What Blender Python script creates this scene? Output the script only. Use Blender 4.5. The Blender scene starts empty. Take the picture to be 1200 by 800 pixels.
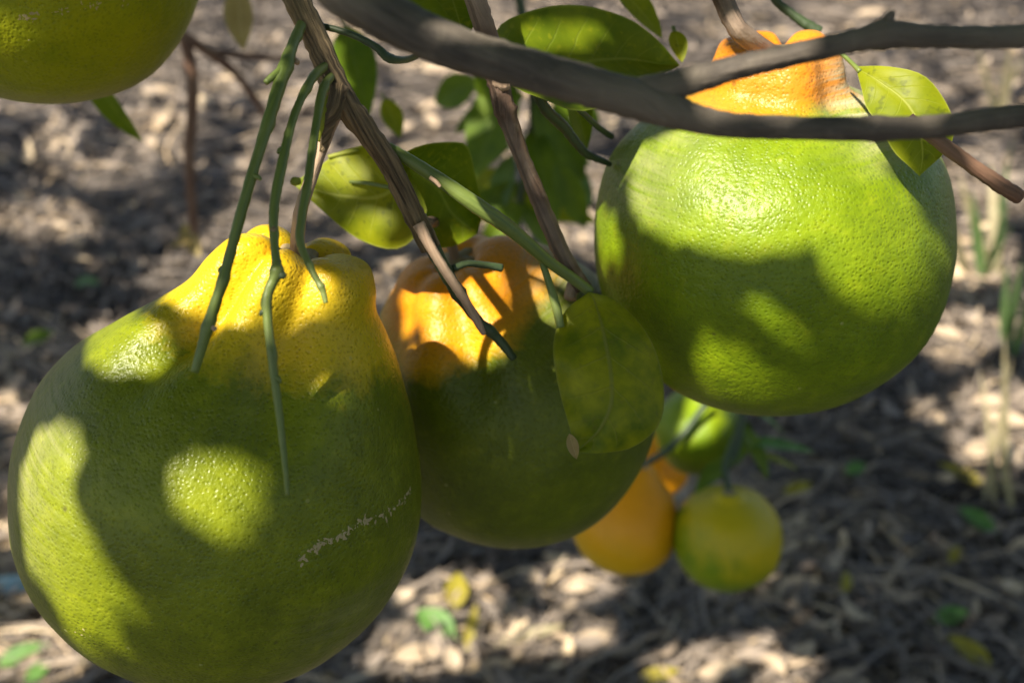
import bpy, bmesh, math, random
import numpy as np
from mathutils import Vector, Matrix, noise
from mathutils.bvhtree import BVHTree

random.seed(7); rng = np.random.default_rng(7)
S = bpy.context.scene
COL = S.collection
rad = math.radians

# ------------------------------------------------------------------ camera
PITCH = rad(28); FPX = 1250.0; CAM = Vector((0, 0, 0.95))
RT = Vector((1, 0, 0)); UP = Vector((0, math.sin(PITCH), math.cos(PITCH))); FW = Vector((0, math.cos(PITCH), -math.sin(PITCH)))
def ray(px, py): return FW + RT * ((px - 600) / FPX) - UP * ((py - 400) / FPX)
def at(px, py, d): return CAM + ray(px, py) * d
def ground_at(px, py, z=0.0):
    r = ray(px, py); return CAM + r * ((z - CAM.z) / r.z)
def project(p):
    v = Vector(p) - CAM; d = v.dot(FW)
    return 600 + FPX * v.dot(RT) / d, 400 - FPX * v.dot(UP) / d, d
cd = bpy.data.cameras.new('camera'); cam = bpy.data.objects.new('camera', cd); COL.objects.link(cam)
cam.location = CAM; cam.rotation_euler = (rad(90) - PITCH, 0, 0)
cd.sensor_width = 36; cd.lens = 36 * FPX / 1200; cd.clip_start = 0.01; cd.clip_end = 500
cd.dof.use_dof = True; cd.dof.focus_distance = 0.238; cd.dof.aperture_fstop = 13.5; cd.dof.aperture_blades = 0
S.camera = cam

# ------------------------------------------------------------------ sky, sun, exposure
SUN = (RT * -0.42 + UP * 0.46 - FW * 0.78).normalized()      # towards the sun
w = bpy.data.worlds.new('World'); S.world = w; w.use_nodes = True
nt = w.node_tree; bg = nt.nodes['Background']
sky = nt.nodes.new('ShaderNodeTexSky'); sky.sky_type = 'NISHITA'; sky.sun_disc = False
sky.sun_elevation = math.asin(SUN.z); sky.sun_rotation = math.atan2(SUN.x, SUN.y)
nt.links.new(sky.outputs[0], bg.inputs[0]); bg.inputs[1].default_value = 0.06
ld = bpy.data.lights.new('sun', 'SUN'); ld.energy = 5.0; ld.angle = rad(0.53); ld.color = (1, 0.915, 0.76)
sun = bpy.data.objects.new('sun', ld); COL.objects.link(sun)
sun.rotation_euler = (-SUN).to_track_quat('-Z', 'Y').to_euler(); sun.location = (0, 0, 6)
vs = S.view_settings; vs.view_transform = 'Standard'; vs.look = 'None'; vs.gamma = 1; vs.use_curve_mapping = False
vs.exposure = 1.25

# ------------------------------------------------------------------ helpers
def prop(o, label=None, cat=None, group=None, kind=None):
    if label: o['label'] = label
    if cat: o['category'] = cat
    if group: o['group'] = group
    if kind: o['kind'] = kind
    return o
def empty(name, loc, label=None, cat=None, group=None):
    o = bpy.data.objects.new(name, None); COL.objects.link(o); o.location = loc; o.empty_display_size = 0.01
    return prop(o, label, cat, group)
BVH_V, BVH_F = [], []
def collect(verts, faces):
    off = len(BVH_V); BVH_V.extend([Vector(v) for v in verts]); BVH_F.extend([[i + off for i in f] for f in faces])
def mesh(name, verts, faces, mat, uvs=None, attrs=None, smooth=True):
    me = bpy.data.meshes.new(name); me.from_pydata([tuple(v) for v in verts], [], [tuple(f) for f in faces])
    if uvs is not None:
        ul = me.uv_layers.new(name='UVMap'); vi = np.empty(len(me.loops), np.int32); me.loops.foreach_get('vertex_index', vi)
        ul.data.foreach_set('uv', np.asarray(uvs, np.float32)[vi].ravel())
    for k, a in (attrs or {}).items():
        at_ = me.attributes.new(k, 'FLOAT', 'POINT'); at_.data.foreach_set('value', np.asarray(a, np.float32))
    if smooth: me.polygons.foreach_set('use_smooth', [True] * len(me.polygons))
    if mat: me.materials.append(mat)
    return me
def obj(name, me, parent=None, loc=None):
    o = bpy.data.objects.new(name, me); COL.objects.link(o)
    if parent: o.parent = parent
    if loc is not None: o.location = loc
    return o
def part(name, geo, mat, parent, cast=True, attrs=None):
    v, f, uv = geo
    if cast: collect(v, f)
    b = parent.location.copy() if parent else Vector((0, 0, 0))
    if parent and parent.parent: b = b + parent.parent.location
    return obj(name, mesh(name, [Vector(p) - b for p in v], f, mat, uv, attrs), parent)
def sstep(a, b, x):
    t = min(1, max(0, (x - a) / (b - a))); return t * t * (3 - 2 * t)
def catmull(pts, n):
    """n samples per span through a list of tuples"""
    P = [np.array(p, float) for p in pts]; P = [2 * P[0] - P[1]] + P + [2 * P[-1] - P[-2]]; out = []
    for i in range(1, len(P) - 2):
        for k in range(n):
            t = k / n; a, b, c, d = P[i - 1], P[i], P[i + 1], P[i + 2]
            out.append(0.5 * (2 * b + (c - a) * t + (2 * a - 5 * b + 4 * c - d) * t * t + (3 * b - a - 3 * c + d) * t ** 3))
    out.append(P[-2]); return out

# ------------------------------------------------------------------ materials
def newmat(name):
    m = bpy.data.materials.new(name); m.use_nodes = True
    nt = m.node_tree; return m, nt, nt.nodes['Principled BSDF']
def N(nt, t, ins=None, **kw):
    n = nt.nodes.new('ShaderNode' + t)
    for k, v in kw.items(): setattr(n, k, v)
    for k, v in (ins or {}).items():
        if isinstance(v, bpy.types.NodeSocket): nt.links.new(v, n.inputs[k])
        else: n.inputs[k].default_value = v
    return n
def c4(c): return (c[0], c[1], c[2], 1)
def mixc(nt, f, a, b, blend='MIX'):
    n = nt.nodes.new('ShaderNodeMix'); n.data_type = 'RGBA'; n.blend_type = blend
    for i, v in ((0, f), (6, a), (7, b)):
        if isinstance(v, bpy.types.NodeSocket): nt.links.new(v, n.inputs[i])
        elif i == 0: n.inputs[0].default_value = v
        else: n.inputs[i].default_value = c4(v)
    return n.outputs[2]
def math_(nt, op, a, b=0.0, c=None, clamp=False):
    n = nt.nodes.new('ShaderNodeMath'); n.operation = op; n.use_clamp = clamp
    for i, v in enumerate((a, b) if c is None else (a, b, c)):
        if isinstance(v, bpy.types.NodeSocket): nt.links.new(v, n.inputs[i])
        else: n.inputs[i].default_value = v
    return n.outputs[0]
def ramp(nt, f, stops):
    n = nt.nodes.new('ShaderNodeValToRGB'); e = n.color_ramp.elements
    while len(e) < len(stops): e.new(0.5)
    for i, (p, c) in enumerate(stops): e[i].position = p; e[i].color = c4(c) if not isinstance(c, (int, float)) else (c, c, c, 1)
    nt.links.new(f, n.inputs[0]); return n.outputs[0]

def rind_mat(name, green1, green2, yellow, orange, pore=1.0, coat=0.12, rough=0.40):
    m, nt, b = newmat(name)
    tc = N(nt, 'TexCoord').outputs['Object']
    ripe = N(nt, 'Attribute', attribute_name='ripe').outputs['Fac']
    warm = N(nt, 'Attribute', attribute_name='warm').outputs['Fac']
    scuff_sheen = N(nt, 'Attribute', attribute_name='scuff_sheen').outputs['Fac']
    nz = N(nt, 'TexNoise', {'Vector': tc, 'Scale': 60, 'Detail': 4, 'Roughness': 0.6}).outputs[0]
    nf = N(nt, 'TexNoise', {'Vector': tc, 'Scale': 560, 'Detail': 4, 'Roughness': 0.6}).outputs[0]
    nm = N(nt, 'TexNoise', {'Vector': tc, 'Scale': 190, 'Detail': 5, 'Roughness': 0.7}).outputs[0]
    g = mixc(nt, ramp(nt, math_(nt, 'ADD', math_(nt, 'MULTIPLY', nz, 0.6), math_(nt, 'MULTIPLY', nm, 0.4)), [(0.36, 0), (0.64, 1)]), green1, green2)
    g = mixc(nt, math_(nt, 'MULTIPLY', ramp(nt, nm, [(0.56, 0), (0.74, 1)]), 0.28), g, (0.30, 0.31, 0.015))
    y = mixc(nt, warm, yellow, orange)
    st_ = N(nt, 'TexNoise', {'Vector': N(nt, 'Mapping', {'Vector': tc, 'Scale': (130, 130, 38)}).outputs[0], 'Scale': 1.0, 'Detail': 5, 'Roughness': 0.65}).outputs[0]
    rf = math_(nt, 'ADD', ripe, math_(nt, 'MULTIPLY', math_(nt, 'SUBTRACT', nz, 0.5), 0.5))
    rf = math_(nt, 'ADD', rf, math_(nt, 'MULTIPLY', math_(nt, 'SUBTRACT', st_, 0.5), 0.75))
    rf = math_(nt, 'ADD', rf, math_(nt, 'MULTIPLY', math_(nt, 'SUBTRACT', nf, 0.5), 0.35), clamp=True)
    c = mixc(nt, ramp(nt, rf, [(0.22, 0), (0.72, 1)]), g, y)
    # oil glands: paler dots and darker pits
    vo = N(nt, 'TexVoronoi', {'Vector': tc, 'Scale': 980 / pore, 'Randomness': 1.0}, feature='F1')
    dots = ramp(nt, vo.outputs['Distance'], [(0.12, 1), (0.42, 0)])
    c = mixc(nt, math_(nt, 'MULTIPLY', dots, 0.5), c, mixc(nt, 0.5, c, (0.02, 0.03, 0.003)))
    v2 = N(nt, 'TexVoronoi', {'Vector': tc, 'Scale': 190, 'Randomness': 1.0}, feature='F1')
    fl = math_(nt, 'MULTIPLY', ramp(nt, v2.outputs['Distance'], [(0.06, 1), (0.12, 0)]), ramp(nt, v2.outputs['Color'], [(0.72, 0), (0.8, 1)]))
    c = mixc(nt, math_(nt, 'MULTIPLY', fl, 0.5), c, (0.42, 0.42, 0.16))
    v3 = N(nt, 'TexVoronoi', {'Vector': tc, 'Scale': 95, 'Randomness': 1.0}, feature='F1')
    sp = math_(nt, 'MULTIPLY', ramp(nt, v3.outputs['Distance'], [(0.04, 1), (0.085, 0)]), ramp(nt, v3.outputs['Color'], [(0.6, 0), (0.7, 1)]))
    c = mixc(nt, math_(nt, 'MULTIPLY', sp, 0.6), c, (0.05, 0.045, 0.012))
    # dusty, scuffed skin, and sky sheen painted in: fine pale streaks
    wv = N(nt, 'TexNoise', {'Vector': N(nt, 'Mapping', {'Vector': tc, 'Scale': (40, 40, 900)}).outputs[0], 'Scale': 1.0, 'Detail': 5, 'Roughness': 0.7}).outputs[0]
    sc = math_(nt, 'MULTIPLY', scuff_sheen, ramp(nt, wv, [(0.38, 0.15), (0.62, 1)]), clamp=True)
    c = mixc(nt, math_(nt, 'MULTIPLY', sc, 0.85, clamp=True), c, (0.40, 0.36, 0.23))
    nt.links.new(c, b.inputs['Base Color'])
    h = math_(nt, 'ADD', math_(nt, 'MULTIPLY', ramp(nt, vo.outputs['Distance'], [(0.05, 0), (0.5, 1)]), 0.5), math_(nt, 'MULTIPLY', nf, 1.5))
    bp = N(nt, 'Bump', {'Height': h, 'Strength': 0.8, 'Distance': 0.00030}).outputs[0]
    h2 = N(nt, 'TexNoise', {'Vector': tc, 'Scale': 120, 'Detail': 2}).outputs[0]
    bp2 = N(nt, 'Bump', {'Height': h2, 'Strength': 0.25, 'Distance': 0.0008, 'Normal': bp}).outputs[0]
    nt.links.new(bp2, b.inputs['Normal'])
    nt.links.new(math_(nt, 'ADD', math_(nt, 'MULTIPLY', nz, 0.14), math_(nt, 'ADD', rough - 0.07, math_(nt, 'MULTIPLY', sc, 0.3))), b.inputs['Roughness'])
    b.inputs['Specular IOR Level'].default_value = 0.28; b.inputs['Coat Weight'].default_value = coat; b.inputs['Coat Roughness'].default_value = 0.2
    nt.links.new(bp, b.inputs['Coat Normal'])
    b.inputs['Subsurface Weight'].default_value = 0.12; b.inputs['Subsurface Radius'].default_value = (1, 0.8, 0.2); b.inputs['Subsurface Scale'].default_value = 0.003
    return m

def bark_mat(name, c1, c2, c3, streak=1.0, bump=0.4, rough=0.75, spots=0.5, fib=900):
    m, nt, b = newmat(name)
    uv = N(nt, 'TexCoord').outputs['UV']; ob = N(nt, 'TexCoord').outputs['Object']
    f = N(nt, 'TexNoise', {'Vector': N(nt, 'Mapping', {'Vector': uv, 'Scale': (fib, 55, 1)}).outputs[0], 'Scale': 1.0, 'Detail': 4, 'Roughness': 0.65}).outputs[0]
    n = N(nt, 'TexNoise', {'Vector': ob, 'Scale': 240, 'Detail': 5, 'Roughness': 0.65}).outputs[0]
    big = N(nt, 'TexNoise', {'Vector': ob, 'Scale': 45, 'Detail': 3}).outputs[0]
    c = mixc(nt, ramp(nt, f, [(0.35, 0), (0.65, 1)]), c1, c2)
    c = mixc(nt, math_(nt, 'MULTIPLY', ramp(nt, big, [(0.45, 0), (0.65, 1)]), spots), c, c3)
    c = mixc(nt, math_(nt, 'MULTIPLY', ramp(nt, n, [(0.56, 0), (0.72, 1)]), spots * 0.7), c, c3)
    nt.links.new(c, b.inputs['Base Color']); b.inputs['Roughness'].default_value = rough
    h = math_(nt, 'ADD', math_(nt, 'MULTIPLY', f, streak), math_(nt, 'MULTIPLY', n, 0.6))
    nt.links.new(N(nt, 'Bump', {'Height': h, 'Strength': bump, 'Distance': 0.0009}).outputs[0], b.inputs['Normal'])
    return m

def leaf_mat(name, dark, light, vein, blotch, trans=0.35, blot=0.6, rough=0.5, nveins=9, scale=70):
    m, nt, b = newmat(name)
    uv = N(nt, 'TexCoord').outputs['UV']; ob = N(nt, 'TexCoord').outputs['Object']
    sp = N(nt, 'SeparateXYZ', {0: uv}); u, v = sp.outputs[0], sp.outputs[1]
    mid = math_(nt, 'MULTIPLY', math_(nt, 'ABSOLUTE', math_(nt, 'SUBTRACT', v, 0.5)), 2.0)
    n = N(nt, 'TexNoise', {'Vector': ob, 'Scale': scale, 'Detail': 4, 'Roughness': 0.6}).outputs[0]
    n2 = N(nt, 'TexNoise', {'Vector': ob, 'Scale': scale * 7, 'Detail': 3}).outputs[0]
    ph = math_(nt, 'ADD', math_(nt, 'SUBTRACT', u, math_(nt, 'MULTIPLY', mid, 0.16)), math_(nt, 'MULTIPLY', n, 0.05))
    sn = math_(nt, 'ABSOLUTE', math_(nt, 'SINE', math_(nt, 'MULTIPLY', ph, math.pi * nveins)))
    lat = math_(nt, 'MULTIPLY', ramp(nt, sn, [(0.0, 1), (0.16, 0)]), ramp(nt, mid, [(0.5, 1), (0.95, 0)]))
    rib = ramp(nt, mid, [(0.015, 1), (0.05, 0)])
    edge = ramp(nt, mid, [(0.955, 0), (0.985, 1)])
    c = mixc(nt, ramp(nt, n, [(0.32, 0), (0.68, 1)]), dark, light)
    c = mixc(nt, math_(nt, 'MULTIPLY', ramp(nt, n2, [(0.58, 0), (0.7, 1)]), blot), c, blotch)
    c = mixc(nt, math_(nt, 'MULTIPLY', lat, 0.35), c, vein)
    c = mixc(nt, math_(nt, 'MULTIPLY', rib, 0.7), c, vein)
    c = mixc(nt, math_(nt, 'MULTIPLY', edge, 0.6), c, vein)
    nt.links.new(c, b.inputs['Base Color']); b.inputs['Roughness'].default_value = rough; b.inputs['Specular IOR Level'].default_value = 0.3
    h = math_(nt, 'SUBTRACT', math_(nt, 'MULTIPLY', n2, 0.4), math_(nt, 'ADD', math_(nt, 'MULTIPLY', lat, 0.5), rib))
    bp = N(nt, 'Bump', {'Height': h, 'Strength': 0.35, 'Distance': 0.0006}).outputs[0]
    nt.links.new(bp, b.inputs['Normal'])
    tr = N(nt, 'BsdfTranslucent', {'Color': mixc(nt, 1.0, c, (1.0, 1.0, 0.35), 'MULTIPLY')})
    mx = N(nt, 'MixShader', {0: trans, 1: b.outputs[0], 2: tr.outputs[0]})
    nt.links.new(mx.outputs[0], nt.nodes['Material Output'].inputs[0])
    return m

def litter_mat(name, stops, by_attr, rough=0.85, trans=0.10):
    m, nt, b = newmat(name)
    ob = N(nt, 'TexCoord').outputs['Object']
    t = N(nt, 'Attribute', attribute_name='tint').outputs['Fac'] if by_attr else N(nt, 'ObjectInfo').outputs['Random']
    n = N(nt, 'TexNoise', {'Vector': ob, 'Scale': 160, 'Detail': 4}).outputs[0]
    c = ramp(nt, math_(nt, 'ADD', t, math_(nt, 'MULTIPLY', math_(nt, 'SUBTRACT', n, 0.5), 0.35), clamp=True), stops)
    nt.links.new(c, b.inputs['Base Color']); b.inputs['Roughness'].default_value = rough
    nt.links.new(N(nt, 'Bump', {'Height': n, 'Strength': 0.3, 'Distance': 0.001}).outputs[0], b.inputs['Normal'])
    tr = N(nt, 'BsdfTranslucent', {'Color': c})
    mx = N(nt, 'MixShader', {0: trans, 1: b.outputs[0], 2: tr.outputs[0]}); nt.links.new(mx.outputs[0], nt.nodes['Material Output'].inputs[0])
    return m

M = {}
G1, G2 = (0.098, 0.125, 0.003), (0.195, 0.228, 0.003)
M['rind'] = rind_mat('green_rind', G1, G2, (0.60, 0.43, 0.008), (0.70, 0.30, 0.010))
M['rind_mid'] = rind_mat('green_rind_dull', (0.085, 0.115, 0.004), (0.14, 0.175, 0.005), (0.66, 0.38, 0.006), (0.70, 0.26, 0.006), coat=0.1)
M['rind_lit'] = rind_mat('lit_yellowish_rind', (0.19, 0.225, 0.003), (0.30, 0.315, 0.003), (0.60, 0.46, 0.008), (0.7, 0.3, 0.01))  # scarred fruit: bounced light put into a lighter rind colour
M['rind_top'] = rind_mat('lime_rind', (0.105, 0.165, 0.003), (0.19, 0.265, 0.003), (0.52, 0.36, 0.006), (0.64, 0.225, 0.012))
M['rind_far'] = rind_mat('far_rind', (0.13, 0.22, 0.003), (0.22, 0.29, 0.004), (0.52, 0.40, 0.004), (0.86, 0.34, 0.004), coat=0.1)
M['bark'] = bark_mat('grey_bark', (0.045, 0.037, 0.031), (0.105, 0.086, 0.069), (0.21, 0.175, 0.13), bump=0.9, fib=500)
M['stem'] = bark_mat('fibrous_stem_bark', (0.045, 0.028, 0.014), (0.34, 0.24, 0.13), (0.21, 0.16, 0.06), streak=3.0, bump=1.0, fib=1100, spots=0.35)
M['redtwig'] = bark_mat('reddish_twig_bark', (0.10, 0.05, 0.03), (0.20, 0.10, 0.06), (0.30, 0.19, 0.12), bump=0.5)
M['browntwig'] = bark_mat('brown_twig_bark', (0.065, 0.036, 0.024), (0.19, 0.115, 0.075), (0.40, 0.30, 0.22), bump=0.9, spots=0.75)
M['green'] = bark_mat('green_twig_skin', (0.085, 0.125, 0.022), (0.15, 0.20, 0.04), (0.24, 0.26, 0.09), streak=0.6, bump=0.2, rough=0.45, spots=0.3)
M['darkgreen'] = bark_mat('dark_green_twig_skin', (0.025, 0.045, 0.02), (0.05, 0.08, 0.03), (0.09, 0.11, 0.05), streak=0.6, bump=0.3, rough=0.5, spots=0.3)
M['peach'] = bark_mat('dry_peduncle_skin', (0.36, 0.24, 0.16), (0.50, 0.36, 0.25), (0.28, 0.17, 0.10), streak=1.2, bump=0.5, spots=0.4)
M['calyx'] = bark_mat('calyx_skin', (0.20, 0.15, 0.07), (0.34, 0.26, 0.14), (0.12, 0.08, 0.04), bump=0.5)
M['crust'] = bark_mat('scar_crust', (0.36, 0.29, 0.14), (0.50, 0.41, 0.22), (0.26, 0.19, 0.09), bump=0.5)
M['leaf'] = leaf_mat('citrus_leaf', (0.085, 0.145, 0.004), (0.19, 0.25, 0.006), (0.26, 0.32, 0.05), (0.26, 0.29, 0.010), trans=0.42)
M['leaf_hang'] = leaf_mat('hanging_leaf', (0.09, 0.145, 0.004), (0.38, 0.39, 0.006), (0.22, 0.24, 0.05), (0.16, 0.16, 0.03), blot=0.35, nveins=7, scale=85)
M['leaf_yel'] = leaf_mat('yellowing_leaf', (0.17, 0.22, 0.004), (0.31, 0.33, 0.006), (0.40, 0.43, 0.08), (0.08, 0.10, 0.012), blot=0.5, trans=0.42)
M['leaf_far'] = leaf_mat('far_leaf', (0.075, 0.14, 0.008), (0.17, 0.25, 0.012), (0.16, 0.22, 0.06), (0.12, 0.17, 0.02))
M['leaf_tan'] = leaf_mat('withered_leaf', (0.30, 0.22, 0.09), (0.46, 0.36, 0.17), (0.5, 0.42, 0.25), (0.22, 0.20, 0.06))
M['leaf_fresh'] = leaf_mat('fresh_fallen_leaf', (0.08, 0.20, 0.04), (0.15, 0.30, 0.07), (0.3, 0.42, 0.15), (0.18, 0.28, 0.05))
M['leaf_gold'] = leaf_mat('golden_fallen_leaf', (0.28, 0.22, 0.02), (0.42, 0.36, 0.04), (0.45, 0.42, 0.15), (0.2, 0.22, 0.03))
M['leaf_sun_pale'] = leaf_mat('sun_paled_leaf', (0.42, 0.32, 0.22), (0.62, 0.49, 0.36), (0.5, 0.38, 0.26), (0.34, 0.25, 0.17), trans=0.2, blot=0.4)  # dry leaf with peach sunlight put into its colour
M['blue'] = leaf_mat('faded_blue_scrap', (0.16, 0.30, 0.42), (0.32, 0.45, 0.48), (0.5, 0.5, 0.3), (0.42, 0.45, 0.25), trans=0.1)
M['straw'] = leaf_mat('dry_straw', (0.30, 0.25, 0.14), (0.46, 0.40, 0.26), (0.5, 0.45, 0.3), (0.28, 0.26, 0.12))
M['grass'] = leaf_mat('grass_blade', (0.09, 0.17, 0.05), (0.16, 0.26, 0.10), (0.3, 0.38, 0.2), (0.2, 0.22, 0.08))
DRY = [(0.0, (0.055, 0.046, 0.041)), (0.35, (0.18, 0.150, 0.128)), (0.65, (0.34, 0.275, 0.22)), (0.88, (0.52, 0.385, 0.24)), (1.0, (0.62, 0.49, 0.33))]
M['litter'] = litter_mat('dry_litter', DRY, True)
M['dryleaf'] = litter_mat('dry_fallen_leaf', [(0.0, (0.075, 0.058, 0.05)), (0.4, (0.21, 0.165, 0.13)), (0.75, (0.45, 0.335, 0.21)), (1.0, (0.62, 0.49, 0.33))], False)
def soil():
    m, nt, b = newmat('dark_soil'); ob = N(nt, 'TexCoord').outputs['Object']
    n = N(nt, 'TexNoise', {'Vector': ob, 'Scale': 26, 'Detail': 8, 'Roughness': 0.7}).outputs[0]
    nt.links.new(ramp(nt, n, [(0.3, (0.018, 0.014, 0.012)), (0.55, (0.055, 0.044, 0.036)), (0.8, (0.12, 0.098, 0.075))]), b.inputs['Base Color'])
    nt.links.new(N(nt, 'Bump', {'Height': n, 'Strength': 0.8, 'Distance': 0.01}).outputs[0], b.inputs['Normal']); b.inputs['Roughness'].default_value = 0.95
    return m
M['soil'] = soil()

# ------------------------------------------------------------------ geometry makers
def tube(pts, radii, seg=14, n=8, rough=0.06, knots=(), seed=0, cap=True):
    """bent, slightly uneven tube through world points; radii per point"""
    C = catmull([tuple(p) + (r,) for p, r in zip(pts, radii)], n)
    V, F, UV = [], [], []; prev = None; ln = 0.0
    for i, c in enumerate(C):
        p = Vector(c[:3]); r = max(1e-5, c[3])
        t = (Vector(C[min(i + 1, len(C) - 1)][:3]) - Vector(C[max(i - 1, 0)][:3])).normalized()
        if prev is None: x = t.orthogonal().normalized()
        else: x = (prev - t * prev.dot(t)).normalized()
        prev = x; y = t.cross(x)
        if i: ln += (p - Vector(C[i - 1][:3])).length
        s = i / (len(C) - 1)
        for k in range(seg):
            a = 2 * math.pi * k / seg; d = x * math.cos(a) + y * math.sin(a)
            rr = r * (1 + rough * noise.noise((p + d * r) * (0.9 / r) + Vector((seed, 0, 0))) + rough * 0.8 * noise.noise((p + d * r) * 60 + Vector((0, seed, 0))))
            for ks, kw, kh in knots: rr += r * kh * math.exp(-((s - ks) / kw) ** 2) * (0.75 + 0.5 * math.cos(a + ks * 40))
            V.append(p + d * rr); UV.append((k / seg * 2 * math.pi * r, ln))
    m = len(C)
    for i in range(m - 1):
        for k in range(seg):
            k2 = (k + 1) % seg; F.append((i * seg + k, i * seg + k2, (i + 1) * seg + k2, (i + 1) * seg + k))
    if cap:
        for i, fl in ((0, 1), (m - 1, 0)):
            V.append(Vector(C[i][:3])); UV.append((0, 0)); c = len(V) - 1
            for k in range(seg):
                k2 = (k + 1) % seg; F.append((c, i * seg + k2, i * seg + k) if fl else (c, i * seg + k, i * seg + k2))
    return V, F, UV
def ptube(pix, width, **kw):
    """pix: (px, py, depth); width: diameters in photograph pixels"""
    pts = [at(*p) for p in pix]
    if not isinstance(width, (list, tuple)): width = [width] * len(pix)
    return tube(pts, [wd * 0.5 * p[2] / FPX for wd, p in zip(width, pix)], **kw)
def resample(P, n):
    C = np.array(catmull(P, 12)); d = np.r_[0, np.cumsum(np.linalg.norm(np.diff(C, axis=0), axis=1))]
    t = np.linspace(0, d[-1], n); return np.stack([np.interp(t, d, C[:, k]) for k in range(C.shape[1])], 1)
def leaf_edges(A, B, crease=0.002, bulge=0.0, wave=0.0006, n=22, m=12, seed=0):
    """leaf blade between two margins running from base to tip, each (px, py, depth)"""
    a, b = resample([tuple(at(*p)) for p in A], n), resample([tuple(at(*p)) for p in B], n)
    V, F, UV = [], [], []
    for i in range(n):
        s = i / (n - 1); wd = np.linalg.norm(a[i] - b[i]); wf = min(1, wd / 0.012)
        for j in range(m + 1):
            t = j / m; p = Vector(a[i] * (1 - t) + b[i] * t); q = abs(2 * t - 1)
            off = crease * (1 - q) * wf + bulge * math.sin(math.pi * s) * (1 - q * q) + wave * q * wf * math.sin(s * 17 + seed + (3 if t > .5 else 0))
            off += 0.0006 * wf * noise.noise(p * 120 + Vector((seed, 0, 0)))
            V.append(p + FW * off); UV.append((s, t))
    for i in range(n - 1):
        for j in range(m):
            k = i * (m + 1) + j; F.append((k, k + 1, k + m + 2, k + m + 1))
    return V, F, UV
def leaf_free(base, tip, nrm, width, curl=0.15, fold=0.25, n=12, m=6, wpos=0.45, seed=0, wave=0.0):
    """leaf blade from base to tip with a normal direction; widths in metres"""
    base, tip = Vector(base), Vector(tip); d = tip - base; L = d.length; d.normalize()
    nrm = Vector(nrm); nrm = (nrm - d * nrm.dot(d)).normalized(); sd = d.cross(nrm); V, F, UV = [], [], []
    for i in range(n + 1):
        s = i / n; wv = width * 0.5 * (math.sin(math.pi * s ** (math.log(0.5) / math.log(wpos))) ** 0.8 if 0 < s < 1 else 0.0)
        for j in range(m + 1):
            t = 2 * j / m - 1
            z = -curl * L * (s * s - s * 0.3) + fold * abs(t) * wv + wave * abs(t) * math.sin(s * 14 + seed + 2 * t)
            V.append(base + d * (L * s) + sd * (t * wv) + nrm * z); UV.append((s, j / m))
    for i in range(n):
        for j in range(m):
            k = i * (m + 1) + j; F.append((k, k + 1, k + m + 2, k + m + 1))
    return V, F, UV

# ------------------------------------------------------------------ ground
def gz(x, y):
    return 0.012 * noise.noise(Vector((x * 3, y * 3, 0))) + 0.006 * noise.noise(Vector((x * 11, y * 11, 4)))
def build_ground():
    xs = np.r_[np.linspace(-60, -3, 12), np.linspace(-2.8, 2.8, 113), np.linspace(3, 60, 12)]
    ys = np.r_[np.linspace(-30, 0.2, 10), np.linspace(0.3, 6.0, 115), np.linspace(6.3, 120, 14)]
    V = [(x, y, gz(x, y) if abs(x) < 2.9 and 0.3 < y < 6.1 else 0.0) for y in ys for x in xs]; nx = len(xs)
    F = [(j * nx + i, j * nx + i + 1, (j + 1) * nx + i + 1, (j + 1) * nx + i) for j in range(len(ys) - 1) for i in range(nx - 1)]
    prop(obj('ground', mesh('ground', V, F, M['soil'])), kind='structure')
build_ground()

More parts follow.
